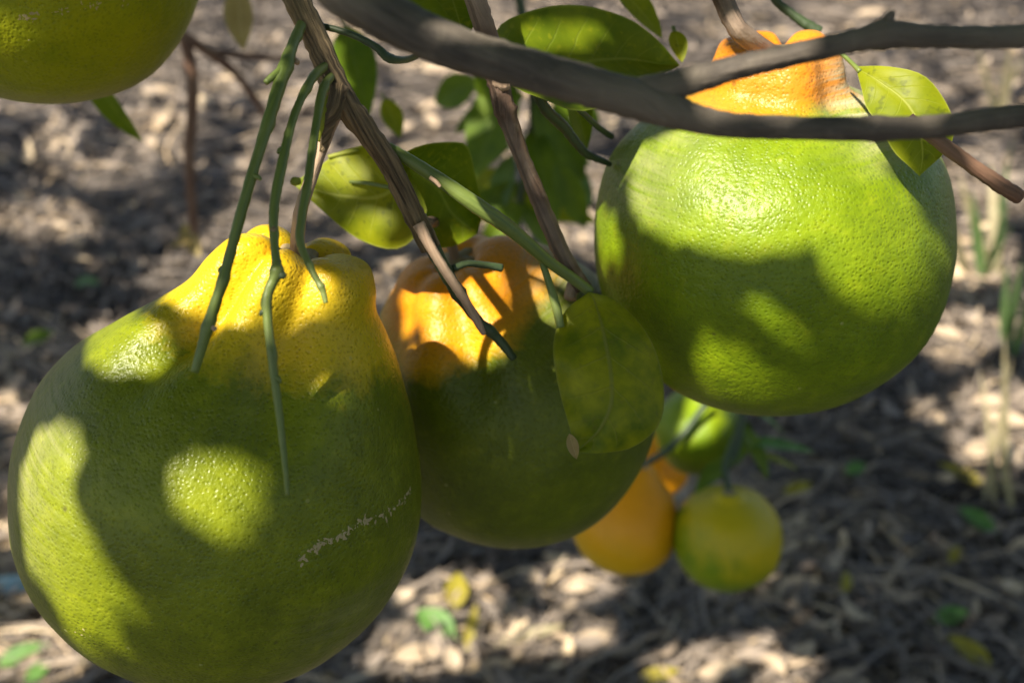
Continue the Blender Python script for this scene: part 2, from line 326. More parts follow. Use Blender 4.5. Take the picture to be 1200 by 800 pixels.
# ------------------------------------------------------------------ fruit
def fruit(px, py, d, R, axis, profile, mat, label, group, furrows=(), ripe=(0.55, 0.95), ripe_az=(0, 0.0), warm=(0.9, 1.2), seed=0, nphi=180, nz=26,
          stalk=None, name='citrus_fruit', spin=0.0, wob=0.03, scuff_sheen=None, neckw=(0.5, 1.05), bend=(0, 0), cat='fruit', calyx=True):
    up = (RT * axis[0] + UP * axis[1] - FW * axis[2]).normalized(); c = at(px, py, d)
    x = (RT - up * RT.dot(up)).normalized(); y = up.cross(x)
    Mx = Matrix((x, y, up)).transposed().to_4x4(); Mx.translation = c
    P = catmull(profile, nz // 4 if len(profile) > 12 else nz // 3)
    V, ripA, warA, scA = [], [], [], []
    for (r, z) in P:
        wgt = sstep(neckw[0], neckw[1], z)
        for k in range(nphi):
            a = 2 * math.pi * k / nphi; l = 0.0
            for fa, fd, fw in furrows:
                da = (a - fa + math.pi) % (2 * math.pi) - math.pi; l -= fd * math.exp(-(da / fw) ** 2)
            dv = Vector((math.cos(a) * r, math.sin(a) * r, z))
            nn = noise.noise(dv * 1.3 + Vector((seed * 7.1, 0, 0))); n3 = noise.noise(dv * 3.5 + Vector((0, seed * 3.3, 0)))
            rr = r * (1 + wgt * l + wob * nn + wob * 0.35 * n3)
            zz = z + wgt * (0.22 * l + 0.10 * nn * (1 if r > 0.12 else 0.3))
            bw_ = max(0, z - 0.35) ** 1.3; V.append(Vector((math.cos(a) * rr + bend[0] * bw_, math.sin(a) * rr + bend[1] * bw_, zz)) * R)
            rz = z + 0.10 * nn + ripe_az[1] * math.cos(a - ripe_az[0]) * min(1, r)
            ripA.append(sstep(ripe[0], ripe[1], rz)); warA.append(min(1, max(0, sstep(warm[0], warm[1], z + 0.12 * nn) - 0.5 * wgt * l)))
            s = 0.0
            if scuff_sheen:
                for (sa, sw, z0, z1, amt) in scuff_sheen:
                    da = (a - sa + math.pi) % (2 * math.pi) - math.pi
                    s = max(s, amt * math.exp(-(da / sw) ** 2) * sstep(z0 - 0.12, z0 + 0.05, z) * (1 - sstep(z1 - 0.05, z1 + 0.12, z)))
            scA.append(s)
    m = len(P); F = [(i * nphi + k, i * nphi + (k + 1) % nphi, (i + 1) * nphi + (k + 1) % nphi, (i + 1) * nphi + k) for i in range(m - 1) for k in range(nphi)]
    base = c - up * R * 0.95
    e = empty(name, (0, 0, 0), label, cat, group)
    E = Mx.copy(); E.translation = base; e.matrix_world = E
    sh = Vector((0, 0, R * 0.95))
    me = mesh('rind', [v + sh for v in V], F, mat, attrs={'ripe': ripA, 'warm': warA, 'scuff_sheen': scA})
    obj('rind', me, e); collect([Mx @ v for v in V], F)
    tb = max(0, profile[-1][1] - 0.35) ** 1.3; top0 = Vector((bend[0] * tb, bend[1] * tb, profile[-1][1])) * R; top = top0 + sh
    if calyx:                                                # green-brown star where the stalk meets the rind
        cv, cf = [], []; nseg = 30
        for i in range(6):
            for k in range(nseg):
                a = 2 * math.pi * k / nseg; star = 1 + 0.35 * math.cos(5 * a + seed) * (i / 5)
                q = i / 5 * R * 0.14 * star; cv.append(top + Vector((math.cos(a) * q, math.sin(a) * q, R * (0.07 - 0.03 * (i / 5) ** 2) - (R * 0.03 if i == 5 else 0))))
        cf = [(i * nseg + k, i * nseg + (k + 1) % nseg, (i + 1) * nseg + (k + 1) % nseg, (i + 1) * nseg + k) for i in range(5) for k in range(nseg)]
        obj('calyx', mesh('calyx', cv, cf, M['calyx'], [(p.x, p.y) for p in cv]), e)
    if stalk:                                                # (list of (px,py,d)), widths px, material
        pts = [Mx @ top0] + [at(*p) for p in stalk[0]]
        rr = [wd * 0.5 * d / FPX for wd in stalk[1]]
        g = tube(pts, rr, seg=12, n=6, seed=seed, rough=0.12); collect(g[0], g[1]); Ei = E.inverted()
        obj('stalk', mesh('stalk', [Ei @ p for p in g[0]], g[1], M[stalk[2]], g[2]), e)
    return e, Mx

PEAR = [(0.001, -0.93), (0.35, -0.90), (0.715, -0.70), (0.935, -0.36), (1.0, 0.0), (0.945, 0.33), (0.81, 0.60), (0.665, 0.82), (0.54, 0.97), (0.435, 1.09), (0.385, 1.22), (0.31, 1.33), (0.19, 1.34), (0.09, 1.28), (0.001, 1.25)]
EGG = [(0.001, -0.93), (0.35, -0.90), (0.70, -0.70), (0.93, -0.36), (1.0, 0.0), (0.97, 0.33), (0.87, 0.62), (0.74, 0.85), (0.605, 1.01), (0.495, 1.11), (0.42, 1.20), (0.31, 1.27), (0.18, 1.28), (0.08, 1.22), (0.001, 1.19)]
ROUND = [(0.001, -0.90), (0.35, -0.87), (0.70, -0.69), (0.93, -0.36), (1.0, 0.0), (0.975, 0.30), (0.88, 0.57), (0.72, 0.75), (0.53, 0.86), (0.385, 0.95), (0.345, 1.07), (0.295, 1.18), (0.19, 1.20), (0.09, 1.13), (0.001, 1.09)]
PLAIN = [(0.001, -0.93), (0.35, -0.89), (0.70, -0.70), (0.93, -0.36), (1.0, 0.0), (0.94, 0.36), (0.74, 0.68), (0.50, 0.84), (0.30, 0.93), (0.22, 1.02), (0.12, 1.05), (0.05, 1.01), (0.001, 1.0)]
FR = 'large green citrus fruit hanging from the branches'
f1, X1 = fruit(262, 568, 0.272, 0.0506, (0.27, 0.86, 0.36), PEAR, M['rind'],
    'biggest green fruit with a yellow knobbly neck behind hanging green twigs', FR,
    furrows=[(4.05, 0.30, 0.22), (5.0, 0.20, 0.28), (2.9, 0.22, 0.25), (1.75, 0.25, 0.3), (0.55, 0.20, 0.25)], ripe=(0.76, 1.18), ripe_az=(-0.5, 0.06), warm=(1.15, 1.9), seed=1, bend=(0.13, 0.0),
    scuff_sheen=[(3.6, 0.45, -0.25, 0.6, 0.5), (5.6, 0.3, -0.6, 0.0, 0.25)],  # first patch: grey bloom, with the sky's bluish sheen painted in
    stalk=([(352, 250, 0.236), (366, 205, 0.236), (385, 150, 0.233), (398, 118, 0.231)], [15, 14, 13, 14, 18], 'peach'))
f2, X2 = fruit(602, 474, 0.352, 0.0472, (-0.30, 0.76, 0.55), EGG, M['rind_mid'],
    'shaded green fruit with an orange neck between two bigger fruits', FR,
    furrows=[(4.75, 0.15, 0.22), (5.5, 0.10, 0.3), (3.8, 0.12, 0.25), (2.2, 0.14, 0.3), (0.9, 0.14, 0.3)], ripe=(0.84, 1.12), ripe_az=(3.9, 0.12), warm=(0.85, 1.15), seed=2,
    scuff_sheen=[(0.2, 0.75, 0.62, 1.15, 0.9), (3.2, 0.35, 0.5, 1.0, 0.6)],
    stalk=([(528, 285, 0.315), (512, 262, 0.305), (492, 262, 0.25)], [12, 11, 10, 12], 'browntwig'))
f3, X3 = fruit(900, 292, 0.302, 0.0489, (-0.06, 0.88, 0.46), ROUND, M['rind_top'],
    'round lime green fruit with an orange neck behind the forked branch', FR,
    furrows=[(1.2, 0.30, 0.22), (4.3, 0.10, 0.3), (2.6, 0.14, 0.3), (0.1, 0.12, 0.3), (5.4, 0.12, 0.3)], ripe=(0.80, 1.06), warm=(0.72, 0.92), seed=3,
    scuff_sheen=[(5.85, 0.55, 0.72, 1.10, 1.3), (0.6, 0.5, 0.6, 1.0, 1.0), (0.1, 0.5, -0.2, 0.5, 0.45), (3.6, 0.4, 0.45, 0.85, 0.35)],
    stalk=([(868, 38, 0.262), (850, 5, 0.262), (832, -40, 0.26), (790, -130, 0.25), (740, -260, 0.22)], [22, 20, 22, 24, 26, 30], 'browntwig'))
f4, X4 = fruit(44, -56, 0.292, 0.0435, (0.1, 0.88, 0.46), ROUND, M['rind_lit'],
    'yellowish green fruit with crusty brown scars and no neck showing', FR, ripe=(0.7, 1.0), seed=4,
    stalk=([(70, -330, 0.26), (90, -420, 0.24)], [16, 16, 18], 'browntwig'))

FB = 'small fruits clustered low behind the big ones'
def small(px, py, rp, d, axis, ripe, warm, label, seed, prof=PLAIN, ripe_az=(0, 0), stalk=None):
    return fruit(px, py, d, rp * d / FPX, axis, prof, M['rind_far'], label, FB, ripe=ripe, warm=warm, ripe_az=ripe_az, seed=seed, nphi=72, nz=18, stalk=stalk, wob=0.05)
small(733, 612, 63, 0.70, (0.20, 0.9, 0.3), (-2.6, -1.8), (-1.4, 0.9), 'small orange fruit half hidden below the shaded green fruit', 11,
      [(0.001, -0.93), (0.35, -0.89), (0.70, -0.70), (0.93, -0.36), (1.0, 0.0), (0.90, 0.42), (0.66, 0.78), (0.42, 1.0), (0.27, 1.14), (0.16, 1.2), (0.06, 1.17), (0.001, 1.16)],
      stalk=([(790, 520, 0.72), (830, 470, 0.72)], [8, 8, 9], 'darkgreen'))
small(852, 630, 63, 0.68, (-0.05, 0.88, 0.46), (-0.9, 1.3), (3, 4), 'small yellow green fruit hanging lowest, beside the small orange one', 12, ripe_az=(-0.3, 0.55),
      stalk=([(850, 545, 0.68), (866, 500, 0.69), (878, 440, 0.70)], [8, 8, 9, 9], 'darkgreen'))
small(818, 506, 52, 0.76, (0.05, 0.88, 0.46), (0.4, 3.0), (3, 4), 'small olive green fruit tucked under the round lime green fruit', 13,
      stalk=([(830, 425, 0.76), (850, 380, 0.77)], [8, 8, 8], 'darkgreen'))
small(765, 545, 42, 0.84, (0.0, 0.9, 0.4), (-2.0, -1.2), (-1.6, -1.0), 'small bright orange fruit behind the other small fruits', 14,
      stalk=([(780, 480, 0.84), (810, 440, 0.84)], [7, 7, 7], 'darkgreen'))

# ------------------------------------------------------------------ branches, twigs and their leaves
br = empty('forked_branch', at(390, -40, 0.18), 'thick smooth grey branch forking into two dark limbs across the round fruit', 'branch')
part('main_limb', ptube([(300, -420, 0.215), (322, -230, 0.20), (348, -95, 0.186), (392, -22, 0.176), (450, 18, 0.174), (530, 55, 0.174), (620, 82, 0.174), (700, 104, 0.174), (750, 118, 0.174), (797, 134, 0.174), (850, 146, 0.174), (930, 150, 0.175), (1035, 151, 0.176), (1100, 148, 0.177), (1160, 140, 0.178), (1215, 134, 0.179), (1340, 120, 0.181)],
     [80, 74, 68, 62, 57, 53, 49, 46, 46, 38, 30, 28, 28, 27, 27, 27, 22], seg=28, n=10, seed=1, rough=0.08, knots=[(0.745, 0.008, 0.24), (0.55, 0.02, 0.10)]), M['bark'], br)
part('limb', ptube([(690, 103, 0.1745), (730, 110, 0.1742), (775, 104, 0.174), (820, 91, 0.174), (865, 79, 0.174), (920, 66, 0.174), (985, 52, 0.175), (1035, 42, 0.176), (1100, 43, 0.178), (1160, 44, 0.180), (1215, 40, 0.182), (1330, 18, 0.186)],
     [24, 34, 36, 32, 29, 27, 27, 31, 27, 28, 28, 24], seg=22, n=10, seed=2, rough=0.12, knots=[(0.635, 0.02, 0.25)]), M['bark'], br)
part('bud_stub', ptube([(1028, 44, 0.176), (1036, 30, 0.1755), (1044, 18, 0.175), (1048, 14, 0.175)], [22, 18, 13, 5], seg=12, seed=9, rough=0.2), M['bark'], br)

st = empty('fibrous_stem', at(345, -20, 0.228), 'ribbed brown stem hanging down between the biggest fruit and the shaded fruit', 'stem')
part('main_stem', ptube([(305, -260, 0.24), (318, -110, 0.228), (342, -15, 0.226), (372, 50, 0.229), (398, 112, 0.231), (430, 155, 0.236), (458, 195, 0.242), (482, 245, 0.248), (505, 290, 0.252)],
     [36, 34, 32, 31, 34, 29, 27, 27, 24], seg=24, n=10, seed=4, rough=0.14), M['stem'], st)
part('dark_twig', ptube([(490, 255, 0.250), (515, 305, 0.254), (535, 340, 0.258), (560, 375, 0.262), (585, 398, 0.266), (602, 420, 0.268)], [20, 18, 15, 12, 11, 9], seg=14, n=8, seed=5, rough=0.18,
     knots=[(0.42, 0.04, 0.45), (0.7, 0.04, 0.3)]), M['darkgreen'], st)
part('side_twig', ptube([(530, 315, 0.256), (548, 309, 0.258), (570, 311, 0.262), (588, 314, 0.264)], [9, 8, 8, 9], seg=10, seed=6, rough=0.15), M['darkgreen'], st)
part('dry_peduncle', ptube([(490, 262, 0.246), (505, 290, 0.247), (525, 322, 0.250), (545, 352, 0.254), (560, 378, 0.258), (567, 391, 0.26)], [15, 13, 12, 11, 10, 6], seg=12, n=8, seed=7, rough=0.12), M['peach'], st)
part('stump', ptube([(398, 100, 0.228), (392, 128, 0.228), (384, 150, 0.229), (378, 178, 0.231)], [22, 22, 16, 8], seg=14, seed=8, rough=0.2), M['stem'], st)
part('green_bud', ptube([(386, 112, 0.2285), (381, 128, 0.228), (377, 148, 0.2285), (374, 166, 0.23)], [5, 10, 11, 3], seg=10, seed=8, rough=0.05), M['leaf_yel'], st)

def gtwig(pix, widths, label, knots, seed, extra=()):
    widths = [w_ * 0.86 for w_ in widths]
    e = empty('green_twig', at(*pix[0]), label, 'twig', 'bare green twigs hanging before the biggest fruit')
    part('stem', ptube(pix, widths, seg=16, n=12, seed=seed, rough=0.13, knots=list(knots) + [(0.12, 0.012, 0.2), (0.42, 0.012, 0.22), (0.72, 0.012, 0.25)]), M['green'], e)
    for nm, px_, w_, mt in extra: part(nm, ptube(px_, w_, seg=9, n=5, seed=seed + 3, rough=0.15), M[mt], e)
gtwig([(360, 16, 0.2285), (345, 48, 0.222), (333, 82, 0.216), (312, 150, 0.210), (288, 230, 0.206), (262, 325, 0.205), (243, 385, 0.206), (228, 436, 0.2065)], [14, 15, 19, 16, 15, 15, 16, 12],
      'straight green twig slanting away across the yellow neck', [(0.27, 0.03, 0.25), (0.85, 0.02, 0.2)], 21,
      [('side_bud', [(336, 76, 0.216), (322, 88, 0.214), (311, 97, 0.213)], [9, 9, 7], 'green'), ('leaf_scar', [(343, 68, 0.219), (349, 74, 0.218)], [7, 6], 'peach'), ('leaf_scar', [(248, 383, 0.2055), (253, 386, 0.2055)], [7, 5], 'peach'), ('bud', [(296, 205, 0.2065), (303, 208, 0.206), (306, 211, 0.206)], [7, 6, 3], 'green'), ('bud', [(266, 312, 0.205), (259, 315, 0.205), (256, 319, 0.205)], [7, 6, 3], 'green')])
gtwig([(386, 74, 0.230), (366, 92, 0.222), (345, 135, 0.214), (331, 190, 0.209), (321, 245, 0.206), (322, 290, 0.204), (324, 318, 0.203), (313, 352, 0.2025), (319, 420, 0.2025), (328, 490, 0.203), (334, 545, 0.203), (337, 580, 0.2035)],
      [12, 13, 12, 14, 13, 11, 15, 13, 12, 10, 8, 6], 'kinked green twig with a dark knot reaching down over the biggest fruit', [(0.545, 0.018, 0.5), (0.64, 0.015, 0.3)], 22,
      [('bud', [(336, 172, 0.210), (328, 176, 0.2095), (325, 180, 0.2095)], [7, 6, 3], 'green'), ('leaf_scar', [(322, 268, 0.2045), (318, 271, 0.204)], [9, 7], 'calyx'), ('bud', [(313, 362, 0.2025), (307, 366, 0.2022), (305, 370, 0.2022)], [7, 6, 3], 'darkgreen'), ('bud', [(322, 440, 0.2025), (327, 444, 0.2022), (329, 449, 0.2022)], [6, 5, 2], 'green'), ('knot', [(320, 317, 0.203), (331, 323, 0.2025), (334, 326, 0.2025)], [12, 10, 4], 'darkgreen')])
gtwig([(393, 84, 0.2305), (379, 104, 0.223), (370, 150, 0.217), (362, 205, 0.212), (353, 258, 0.209), (352, 285, 0.208), (366, 318, 0.207), (377, 338, 0.207), (382, 355, 0.207)],
      [11, 12, 11, 12, 12, 11, 9, 9, 7], 'shortest green twig ending over the yellow neck', [(0.86, 0.02, 0.3)], 23,
      [('bud', [(352, 212, 0.2105), (345, 213, 0.210), (341, 215, 0.210)], [7, 11, 5], 'leaf_yel')])

# leaf pair behind the fibrous stem
lp = empty('leaf', at(470, 175, 0.285), 'yellow spotted citrus leaf behind the ribbed stem, over the yellow neck', 'leaf', 'citrus leaves on the branches')
part('blade', leaf_edges([(478, 178, .288), (440, 168, .290), (400, 178, .291), (366, 200, .292), (344, 214, .293)], [(478, 200, .286), (500, 250, .285), (470, 291, .288), (420, 280, .291), (376, 245, .292), (344, 216, .293)], seed=1, crease=0.003, bulge=-0.004), M['leaf_yel'], lp)
part('petiole', ptube([(385, 184, .2905), (402, 180, .290), (420, 176, .2895)], [5, 6, 4], seg=8), M['leaf_yel'], lp)
part('vein_stub', ptube([(410, 213, .2885), (432, 215, .286), (462, 221, .282)], [4, 5, 5], seg=8), M['green'], lp)
lp = empty('leaf', at(470, 180, 0.285), 'dark green citrus leaf between the ribbed stem and the green shoot', 'leaf', 'citrus leaves on the branches')
part('blade', leaf_edges([(462, 185, .284), (490, 172, .285), (525, 166, .287), (548, 172, .289), (558, 210, .292), (566, 245, .295), (560, 272, .297)], [(462, 190, .284), (470, 240, .288), (490, 284, .293), (525, 290, .296), (560, 274, .297)], seed=2, crease=0.004, bulge=0.003), M['leaf'], lp)

gp = empty('green_twig', at(455, 178, 0.243), 'bright green shoot running from the ribbed stem down to the hanging leaf', 'twig')
part('stem', ptube([(455, 172, .243), (480, 188, .243), (520, 214, .245), (560, 242, .247), (598, 268, .251), (640, 304, .257), (672, 327, .262), (692, 342, .264)], [12, 15, 17, 19, 18, 14, 13, 12], seg=14, n=8, seed=31), M['green'], gp)
part('side_shoot', ptube([(632, 298, .258), (643, 330, .258), (652, 360, .258), (657, 384, .258)], [7, 9, 11, 10], seg=10, seed=32), M['green'], gp)
part('leaf_scar', ptube([(504, 208, .2415), (511, 213, .2412), (516, 219, .2415)], [5, 5, 4], seg=8, seed=33), M['peach'], gp)

bt = empty('brown_twig', at(552, -20, 0.252), 'straight brown twig passing behind the thick branch down to the hanging leaf', 'twig')
part('stem', ptube([(515, -130, .25), (552, -15, .252), (570, 40, .254), (583, 92, .256), (592, 130, .257), (610, 180, .259), (634, 240, .262), (660, 300, .265), (684, 338, .266)], [24, 25, 27, 26, 24, 19, 20, 20, 20], seg=16, n=8, seed=34, rough=0.14,
     knots=[(0.36, 0.02, 0.25), (0.5, 0.012, 0.3)]), M['browntwig'], bt)
part('leaf_scar', ptube([(582, 94, .2545), (590, 98, .2535), (598, 100, .2535)], [16, 17, 9], seg=10, seed=35, rough=0.3), M['peach'], bt)
part('side_twig', ptube([(668, 350, .266), (672, 330, .268), (676, 316, .27)], [15, 14, 12], seg=10, seed=36, rough=0.2), M['peach'], bt)

hl = empty('leaf', at(690, 345, 0.262), 'broad mottled leaf hanging in front of the shaded fruit, its tip withered', 'leaf', 'citrus leaves on the branches')
part('blade', leaf_edges([(690, 342, .262), (662, 365, .260), (648, 405, .258), (655, 455, .256), (667, 500, .255), (676, 527, .255)],
     [(690, 342, .262), (722, 352, .262), (756, 388, .262), (777, 440, .262), (774, 492, .261), (742, 524, .259), (704, 531, .257), (677, 529, .255)], seed=3, crease=0.0045, bulge=-0.008, wave=0.0012, n=30, m=16), M['leaf_hang'], hl)
part('withered_tip', leaf_free(at(667, 508, .2545), at(676, 538, .254), -FW, 0.0028, curl=0.2, fold=0.5), M['leaf_tan'], hl)

tl = empty('leaf', at(585, 60, 0.24), 'big dark green leaf with a bright patch lying along the thick branch', 'leaf', 'citrus leaves on the branches')
part('blade', leaf_edges([(572, 58, .266), (592, 24, .272), (640, 9, .279), (690, 7, .284), (735, 22, .288), (772, 48, .289), (796, 76, .288)],
     [(572, 62, .266), (595, 98, .258), (640, 118, .256), (680, 130, .257), (724, 116, .266), (796, 78, .288)], seed=4, crease=0.004, bulge=0.004), M['leaf'], tl)
rl = empty('leaf', at(1008, 85, 0.262), 'small yellow edged leaf beside the orange neck of the round fruit', 'leaf', 'citrus leaves on the branches')
part('blade', leaf_edges([(1004, 78, .258), (1045, 78, .252), (1085, 92, .250), (1112, 125, .249), (1113, 170, .249), (1078, 206, .250)],
     [(1004, 82, .258), (1012, 115, .254), (1028, 145, .250), (1050, 180, .248), (1078, 207, .250)], seed=5, crease=0.003, bulge=-0.003), M['leaf_yel'], rl)
part('petiole', ptube([(985, 62, .262), (996, 72, .26), (1008, 84, .257)], [5, 5, 6], seg=8), M['green'], rl)
rt = empty('reddish_twig', at(1090, 155, 0.24), 'broken reddish twig sticking out below the lower dark limb', 'twig')
part('stem', ptube([(1065, 140, .243), (1095, 162, .241), (1130, 188, .241), (1165, 212, .242), (1190, 228, .243), (1197, 232, .243)], [16, 17, 17, 17, 18, 15], seg=14, n=8, seed=37, rough=0.14), M['redtwig'], rt)
g2 = empty('dark_twig', at(900, -20, .30), 'thin dark green twig ending above the orange neck of the round fruit', 'twig')
part('stem', ptube([(880, -60, .30), (905, -5, .30), (930, 18, .30), (950, 32, .30), (961, 38, .30)], [10, 10, 10, 12, 12], seg=10, seed=38, rough=0.2), M['darkgreen'], g2)
g3 = empty('dark_twig', at(385, 30, .235), 'thin dark twig between the ribbed stem and the thick branch', 'twig')
part('stem', ptube([(375, 30, .232), (410, 40, .230), (440, 55, .228), (455, 68, .226), (476, 70, .218), (500, 60, .200)], [8, 8, 9, 11, 8, 7], seg=10, seed=39, rough=0.2), M['darkgreen'], g3)
g4 = empty('dark_twig', at(640, 125, .30), 'pair of thin black twigs pointing at the round fruit under the big leaf', 'twig')
part('stem', ptube([(620, 95, .27), (640, 128, .275), (662, 150, .28), (685, 178, .285), (715, 193, .29)], [12, 13, 13, 10, 7], seg=10, seed=40, rough=0.25), M['darkgreen'], g4)
part('side_twig', ptube([(650, 105, .27), (682, 132, .275), (700, 148, .28), (717, 160, .285)], [6, 6, 7, 7], seg=10, seed=41, rough=0.2), M['darkgreen'], g4)

def bleaf(base, tip, w, mat, label, group='citrus leaves on the branches', nrm=None, name='leaf', **kw):
    b, t = at(*base), at(*tip); e = empty(name, b, label, 'leaf', group)
    part('blade', leaf_free(b, t, nrm or (-FW * 0.8 + UP * 0.5), w * 0.5 * (base[2] + tip[2]) / FPX, **kw), M[mat], e)
    part('petiole', tube([b + (b - t) * 0.12, b + (t - b) * 0.04], [0.0007, 0.0006], seg=6, n=3), M['green'], e)
    return e
bleaf((520, -30, .27), (545, 42, .262), 60, 'leaf', 'leaf poking out above the thick branch beside the brown twig')
bleaf((420, -20, .26), (535, 30, .255), 60, 'leaf', 'narrow leaf partly hidden behind the top of the thick branch')
bleaf((715, -25, .33), (780, 40, .33), 36, 'leaf_yel', 'slender leaf rising behind the big dark leaf')
bleaf((790, 36, .30), (800, 70, .295), 22, 'leaf_yel', 'tiny pale yellow leaf beside the neck of the round fruit')
bleaf((660, 95, .29), (700, 180, .32), 44, 'leaf', 'leaf in shade between the big leaf and the round fruit', nrm=-FW + RT * 0.5)
bleaf((95, 70, .42), (160, 172, .44), 40, 'leaf', 'narrow green leaf hanging below the scarred fruit', nrm=-FW - RT * 0.6)
bleaf((278, -15, .55), (282, 55, .55), 34, 'leaf_tan', 'withered tan leaf hanging between the scarred fruit and ribbed stem', curl=0.3)
bleaf((405, 30, .50), (430, 130, .48), 50, 'leaf_far', 'blurred leaf behind the ribbed stem above the leaf pair')
bleaf((450, 115, .46), (470, 160, .46), 26, 'leaf_yel', 'small blurred yellow leaf just behind the ribbed stem')

# far leafy shoot in the middle
fs = empty('leafy_shoot', at(640, 60, .62), 'leafy green shoot out of focus between the thick branch and the shaded fruit', 'shoot')
part('stem', ptube([(600, -40, .60), (620, 60, .62), (625, 150, .64), (610, 230, .66), (600, 300, .68)], [12, 12, 11, 10, 7], seg=8), M['darkgreen'], fs)
for k, (a, b_, w_, mt) in enumerate([((600, 90, .62), (552, 205, .62), 62, 'leaf_far'), ((615, 110, .64), (530, 150, .64), 40, 'leaf_far'), ((625, 120, .63), (690, 215, .66), 52, 'leaf_far'), ((622, 150, .64), (650, 262, .62), 46, 'leaf_far'),
      ((612, 215, .66), (530, 262, .66), 34, 'leaf_far'), ((600, 180, .66), (575, 262, .66), 30, 'grass'), ((640, 105, .60), (705, 140, .60), 40, 'leaf_far'), ((610, 225, .66), (700, 262, .66), 30, 'leaf_yel'), ((612, 235, .66), (560, 300, .66), 34, 'leaf_far'),
      ((630, 150, .66), (700, 190, .70), 50, 'leaf_far'), ((605, 235, .66), (665, 300, .68), 34, 'leaf_far'), ((600, 170, .64), (520, 215, .66), 36, 'leaf_far'), ((560, 95, .66), (505, 120, .68), 40, 'leaf_far'), ((640, 180, .66), (700, 240, .68), 40, 'grass'), ((600, 60, .6), (560, 120, .62), 50, 'leaf_far'), ((650, 190, .62), (690, 270, .64), 34, 'leaf_far'), ((590, 200, .68), (510, 240, .70), 30, 'leaf_yel')]):
    ba, ti = at(*a), at(*b_)
    part('leaf', leaf_free(ba, ti, -FW + UP * random.uniform(-0.3, 0.8) + RT * random.uniform(-.5, .5), w_ * a[2] / FPX, seed=k), M[mt], fs)
# leaves round the small fruits
sh = empty('leafy_shoot', at(870, 470, .72), 'short shoot with narrow green leaves beside the small fruits', 'shoot')
part('stem', ptube([(900, 360, .74), (885, 430, .73), (872, 480, .72), (862, 530, .70), (845, 560, .69)], [10, 9, 9, 8, 6], seg=8), M['darkgreen'], sh)
for k, (a, b_, w_, mt) in enumerate([((868, 520, .71), (958, 522, .72), 24, 'leaf_fresh'), ((870, 500, .71), (905, 560, .71), 26, 'leaf_far'), ((872, 490, .72), (860, 545, .71), 30, 'leaf_far'),
      ((875, 530, .72), (940, 545, .73), 16, 'leaf_yel'), ((878, 480, .74), (925, 505, .76), 26, 'leaf_fresh'), ((858, 535, .69), (815, 572, .665), 24, 'leaf_far')]):
    part('leaf', leaf_free(at(*a), at(*b_), UP - FW * 0.6, w_ * a[2] / FPX, seed=k), M[mt], sh)
# bare twig behind the scarred fruit
bw = empty('bare_twig', at(215, 30, .85), 'thin bare brown twig out of focus below the scarred fruit', 'twig')
part('stem', ptube([(150, -60, .82), (195, 15, .84), (218, 52, .85), (226, 110, .86), (222, 180, .87), (226, 250, .88), (232, 292, .89)], [15, 15, 15, 14, 13, 12, 8], seg=10, seed=51, rough=0.15), M['redtwig'], bw)
part('side_twig', ptube([(205, 35, .845), (245, 62, .86), (275, 85, .87), (300, 118, .88), (322, 150, .90)], [12, 13, 11, 9, 5], seg=8, seed=52), M['redtwig'], bw)
part('side_twig', ptube([(240, 60, .86), (290, 66, .88), (340, 70, .90)], [9, 8, 6], seg=8, seed=53), M['redtwig'], bw)
part('withered_leaf', leaf_free(at(215, 262, .885), at(232, 300, .88), -FW, 0.014, curl=.3), M['leaf_tan'], bw)
part('withered_leaf', leaf_free(at(228, 280, .885), at(200, 285, .87), -FW + UP, 0.010, curl=.3), M['leaf_tan'], bw)

# crusty scars on rinds
bvh_now = BVHTree.FromPolygons(BVH_V, BVH_F)
def hit(px, py):
    r = ray(px, py).normalized(); h = bvh_now.ray_cast(CAM, r, 5.0); return h[0], h[1]
def scars(parent, line, n, jit, size, seed):
    rr = random.Random(seed); L = resample([p + (0,) for p in line], n); V, F = [], []; Ei = parent.matrix_world.inverted()
    for q in L:
        if rr.random() < 0.1 + 0.6 * (noise.noise(Vector((q[0] * .09, q[1] * .09, seed))) > 0.05): continue
        p, nn = hit(q[0] + rr.gauss(0, jit), q[1] + rr.gauss(0, jit))
        if p is None: continue
        x = nn.orthogonal().normalized(); y = nn.cross(x); o = len(V); s = size * rr.uniform(0.4, 1.3); an = rr.uniform(0, 6)
        for k in range(7):
            a = 2 * math.pi * k / 7; rad_ = s * rr.uniform(0.5, 1.2); u, v_ = math.cos(a) * rad_ * 1.6, math.sin(a) * rad_ * .7
            V.append(Ei @ (p + x * (u * math.cos(an) - v_ * math.sin(an)) + y * (u * math.sin(an) + v_ * math.cos(an)) - nn * 0.0001))
        V.append(Ei @ (p + nn * s * 0.2))
        F += [(o + k, o + (k + 1) % 7, o + 7) for k in range(7)]
    if V: o = obj('scar', mesh('scar', V, F, M['crust'], [(v.x, v.y) for v in V]), parent); o['kind'] = 'stuff'
bpy.context.view_layer.update()
scars(f1, [(350, 658), (372, 640), (400, 628), (425, 612), (450, 603), (470, 588), (484, 572)], 200, 2.4, 0.0007, 1)
scars(f1, [(90, 735), (100, 745), (108, 748)], 8, 3, 0.0004, 2)
scars(f4, [(28, 20), (60, 14), (90, 10), (118, 6), (150, 3)], 70, 3.0, 0.0005, 3)
scars(f4, [(20, 22), (38, 20)], 16, 3.0, 0.0008, 4)
scars(f4, [(30, 52), (45, 50)], 8, 2, 0.0004, 5)

